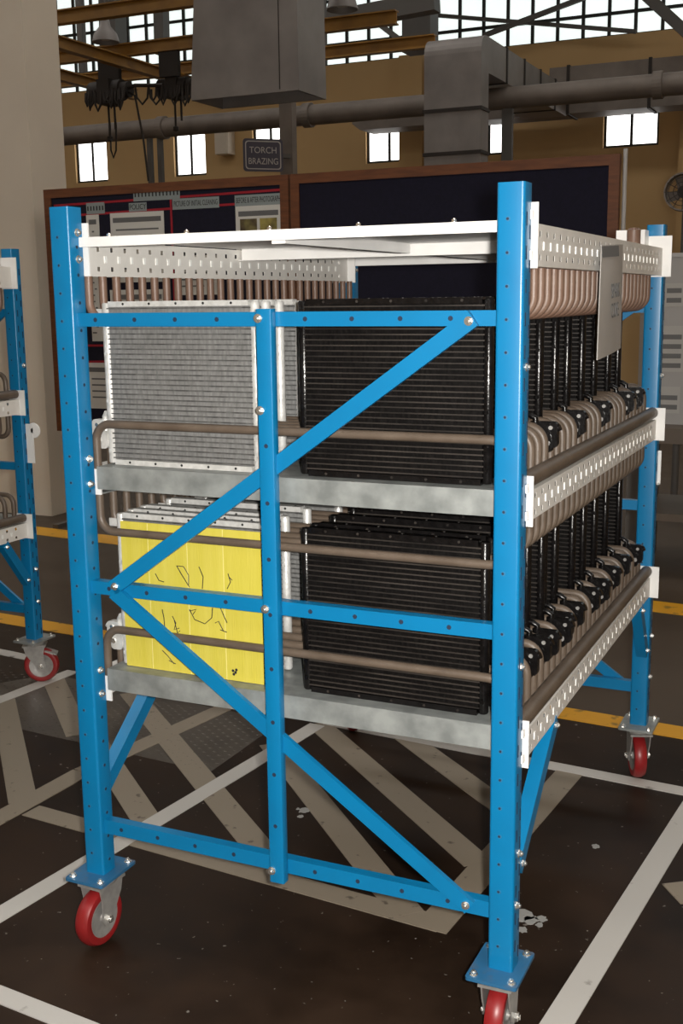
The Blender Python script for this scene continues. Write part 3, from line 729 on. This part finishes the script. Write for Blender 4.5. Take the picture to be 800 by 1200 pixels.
ld = empty('wall_duct', (-2,13.3,0)); tag(ld, 'long dark rectangular duct fixed along the back wall behind the round pipe', 'duct')
MB().prism([(-3.4,3.92),(-3.28,3.83),(7.5,3.83),(7.5,4.42),(-.55,4.42),(-.55,4.06),(-3.4,4.06)], (0,.3,0), (1,0,0), (0,0,1), (0,.5,0)).build('duct_run', PIPEM, ld)
for xx in (-.3,.75,2.2): MB().box(xx-.02,xx+.02,.285,.81,3.815,4.435).build('joint_band', HOIST, ld)
for xx in (-3,0.2,3): MB().box(xx-.03,xx+.03,.8,1.2,3.9,3.96).build('wall_bracket', TRUSS, ld)

# hanging sign
sp = empty('hanging_sign', (-4.005,8.35,2.875)); tag(sp, 'small dark blue sign reading TORCH BRAZING above the notice boards', 'sign'); sp.rotation_euler.z = math.radians(42)
MB().prism(rrect(-.20,.20,-.155,.155,.03,4), (0,0,0), (1,0,0), (0,0,1), (0,.012,0)).build('sign_panel', mat('sign_blue',(.055,.05,.075),.4), sp)
bo = MB(); outer = rrect(-.18,.18,-.135,.135,.03,4); inner = rrect(-.17,.17,-.125,.125,.026,4); n = len(outer)
bo.add([(a,-.001,b) for a,b in outer]+[(a,-.001,b) for a,b in inner], [(i,(i+1)%n,n+(i+1)%n,n+i) for i in range(n)]).build('border_line', mat('sign_white',(.42,.40,.38),.5), sp)
for t, z in (('TORCH',.045),('BRAZING',-.06)):
    me = text_mesh(t, .085, bpy.data.materials['sign_white']); o = put('lettering', me, sp, (0,-.001,z)); o.rotation_euler.x = math.pi/2; o.scale = (.95 if t == 'TORCH' else .85,1,1)
MB().box(.0,.278,.012,.06,-.02,.02).build('bracket_arm', TRUSS, sp)
tag(MB().box(-.07,.07,-.05,.05,0,7.38).build('steel_stanchion', PIPEM, None, False, (-3.865,8.62,0)), 'grey steel stanchion behind the blue hanging sign', 'post')
eb2 = aty(263,166,14.4); xb = empty('junction_box', (eb2.x,14.4,eb2.z)); tag(xb, 'pale square junction box on the back wall beside the second window', 'box')
MB().box(-.11,.13,-.12,.098,-.2,.2).build('box_body', CREAM, xb); MB().box(-.10,.12,-.13,-.12,-.19,.19).build('box_lid', CREAM, xb)

# underslung yellow crane grid at 4.2 m
cr = empty('crane_frame', (-6,9,4.2)); tag(cr, 'yellow overhead crane frame of crossing beams at upper left', 'crane')
def ibeam(p0, p1, h=.12, w=.10, nm='crane_beam'):
    m = MB(); p0, p1 = V(p0), V(p1)
    for dz, ww, hh in ((0,.012,h),(h/2,w,.014),(-h/2,w,.014)): m.bar(p0+V((0,0,dz)), p1+V((0,0,dz)), ww, hh, (0,0,1))
    return m.build(nm, CRANE, cr)
for y, a, b, z in ((8.0,-11,-4.3,.10),(9.25,-11,-2.95,.02),(10.35,-11,-2.95,.0)): ibeam((a+6,y-9,z), (b+6,y-9,z))
for x in (-6.15,-7.22,-9.2): ibeam((x+6,7.9-9,-.13), (x+6,10.9-9,-.13), .11, .10, 'cross_beam')
for x in (-10.5,-7.6,-4.3):
    for y in (8.0,10.35): MB().box(x+6-.04,x+6+.04,y-9-.04,y-9+.04,.08,3.18).build('drop_hanger', TRUSS, cr)
def hoist(px, py, y, s, label):
    p = atz(px, py, y); r = random.Random(int(px)); o = empty('chain_hoist', p); tag(o, label, 'hoist', 'chain hoists on the crane')
    MB().cyl((-.20*s,0,0),(.16*s,0,0),.10*s,16).cyl((.16*s,0,0),(.24*s,0,0),.075*s,14).build('motor', HOIST, o, True)
    MB().box(-.07*s,.07*s,-.11*s,.11*s,-.13*s,.10*s).build('gear_case', HOIST, o); MB().box(-.12*s,.12*s,9.25-p.y-.03,9.25-p.y+.03,.09*s,.352).build('trolley', HOIST, o)
    for i in range(11):
        a = r.uniform(-.26,.22)*s; d = r.uniform(.10,.24)*s; w = r.uniform(.03,.08)*s
        MB().tube([(a,-.1*s,-.02),(a+.01,-.12*s,-d*.7),(a+w*.5,-.12*s,-d),(a+w,-.12*s,-d*.7),(a+w,-.1*s,.0)], .012*s, 6).build('cable_loop', HOIST, o, True)
    MB().tube([(-.02,0,-.1*s),(-.02,0,-.42*s)], .012, 6).tube([(.06,0,-.1*s),(.06,0,-.36*s)], .012, 6).lathe([(0,-.03),(.03,-.02),(.03,.02),(0,.03)], (-.02,0,-.44*s), (0,0,1), 8).build('chain', HOIST, o, True)
    return o
h1 = hoist(128,107,3.80,1.15,'dark cluttered chain hoist left of the other, under the yellow crane beams')
hoist(206,102,3.80,1.0,'dark chain hoist tucked beside the left side of the grey hood')
# festoon cable, pendant line and hand chain of the left hoist
HY = h1.location.y-.05; hl = V(h1.location)
q0, q1 = aty(158,100,HY)-hl, aty(190,100,HY)-hl
for k in range(2):
    a = q0.lerp(q1,k/2); b = q0.lerp(q1,(k+1)/2); MB().tube([a,a+V((.02,0,-.13)),a.lerp(b,.5)+V((0,0,-.2)),b+V((-.02,0,-.13)),b], .012, 6).build('festoon_cable', HOIST, h1, True)
MB().tube([V((.15,0,0)), q0, q1], .02, 6).build('cable_arm', HOIST, h1, True)
a, b = aty(158,112,HY)-hl, aty(174,212,HY)-hl
MB().tube([V((.2,0,0)), a, a.lerp(b,.5)+V((.02,0,0)), b], .012, 6).build('pendant_cable', HOIST, h1, True)
MB().tube([V((-.03,0,-.1))]+[aty(*t,HY)-hl for t in ((129,148),(130,176),(133,185),(136,176),(136,148))]+[V((.05,0,-.1))], .010, 6).build('hand_chain', HOIST, h1, True)
# high bay lamps
def lamp(px, py, y, label):
    p = aty(px, py, y); o = empty('high_bay_lamp', p); tag(o, label, 'lamp', 'bell-shaped hall lamps')
    MB().lathe([(.145,0),(.15,.006),(.125,.09),(.06,.17),(.045,.25),(0,.25)], (0,0,0), (0,0,1), 24).build('bell_shade', DUCT, o, True)
    MB().cyl((0,0,.25),(0,0,7.37-p.z),.012,8).build('drop_rod', TRUSS, o); MB().lathe([(0,.02),(.05,.03),(.05,.09),(.03,.12),(0,.12)], (0,0,0), (0,0,1), 16).build('bulb', PAPER, o, True)
lamp(124,50,9.0,'bell-shaped lamp above the yellow crane beams at upper left')
lamp(401,12,8.4,'bell-shaped lamp right of the hood at the top edge')
# trusses in front of the clerestory
def member(label, pts, y, w, nm='roof_brace', m=TRUSS):
    a, b = aty(*pts[0], y), aty(*pts[1], y); d = (b-a).normalized(); 
    bm = MB().bar(a, b, w, w, (0,1,0)); tag(bm.build(nm, m, None, recenter=True), label, 'brace')
member('thick dark roof brace slanting down at the top right corner', ((735,-25),(815,48)), 13.2, .13)
member('thin grey roof brace slanting up across the clerestory panes', ((566,42),(735,-22)), 14.0, .06)
member('long thin tie running low along the clerestory panes', ((511,18),(745,37)), 14.2, .05)
tag(MB().box(-.2,.2,-.15,.15,0,3.15).build('truss_post', TRUSS, None, False, aty(492,62,13.2)), 'dark grey truss post above the rectangular duct elbow', 'post')
member('dark sloping beam between the hood and the truss post', ((385,26),(512,2)), 12.0, .22)
member('grey strut under the dark sloping beam', ((440,25),(470,48)), 11.0, .06)
for k, (px, w) in enumerate(((133,.28),(190,.16))):
    a = aty(px,60,12.5); b = aty(px-2,-60,12.5)
    member(('broad','narrow')[k]+' dark upright hanger before the clerestory at upper left', ((px,64),(px-3,-60)), 12.5, w)
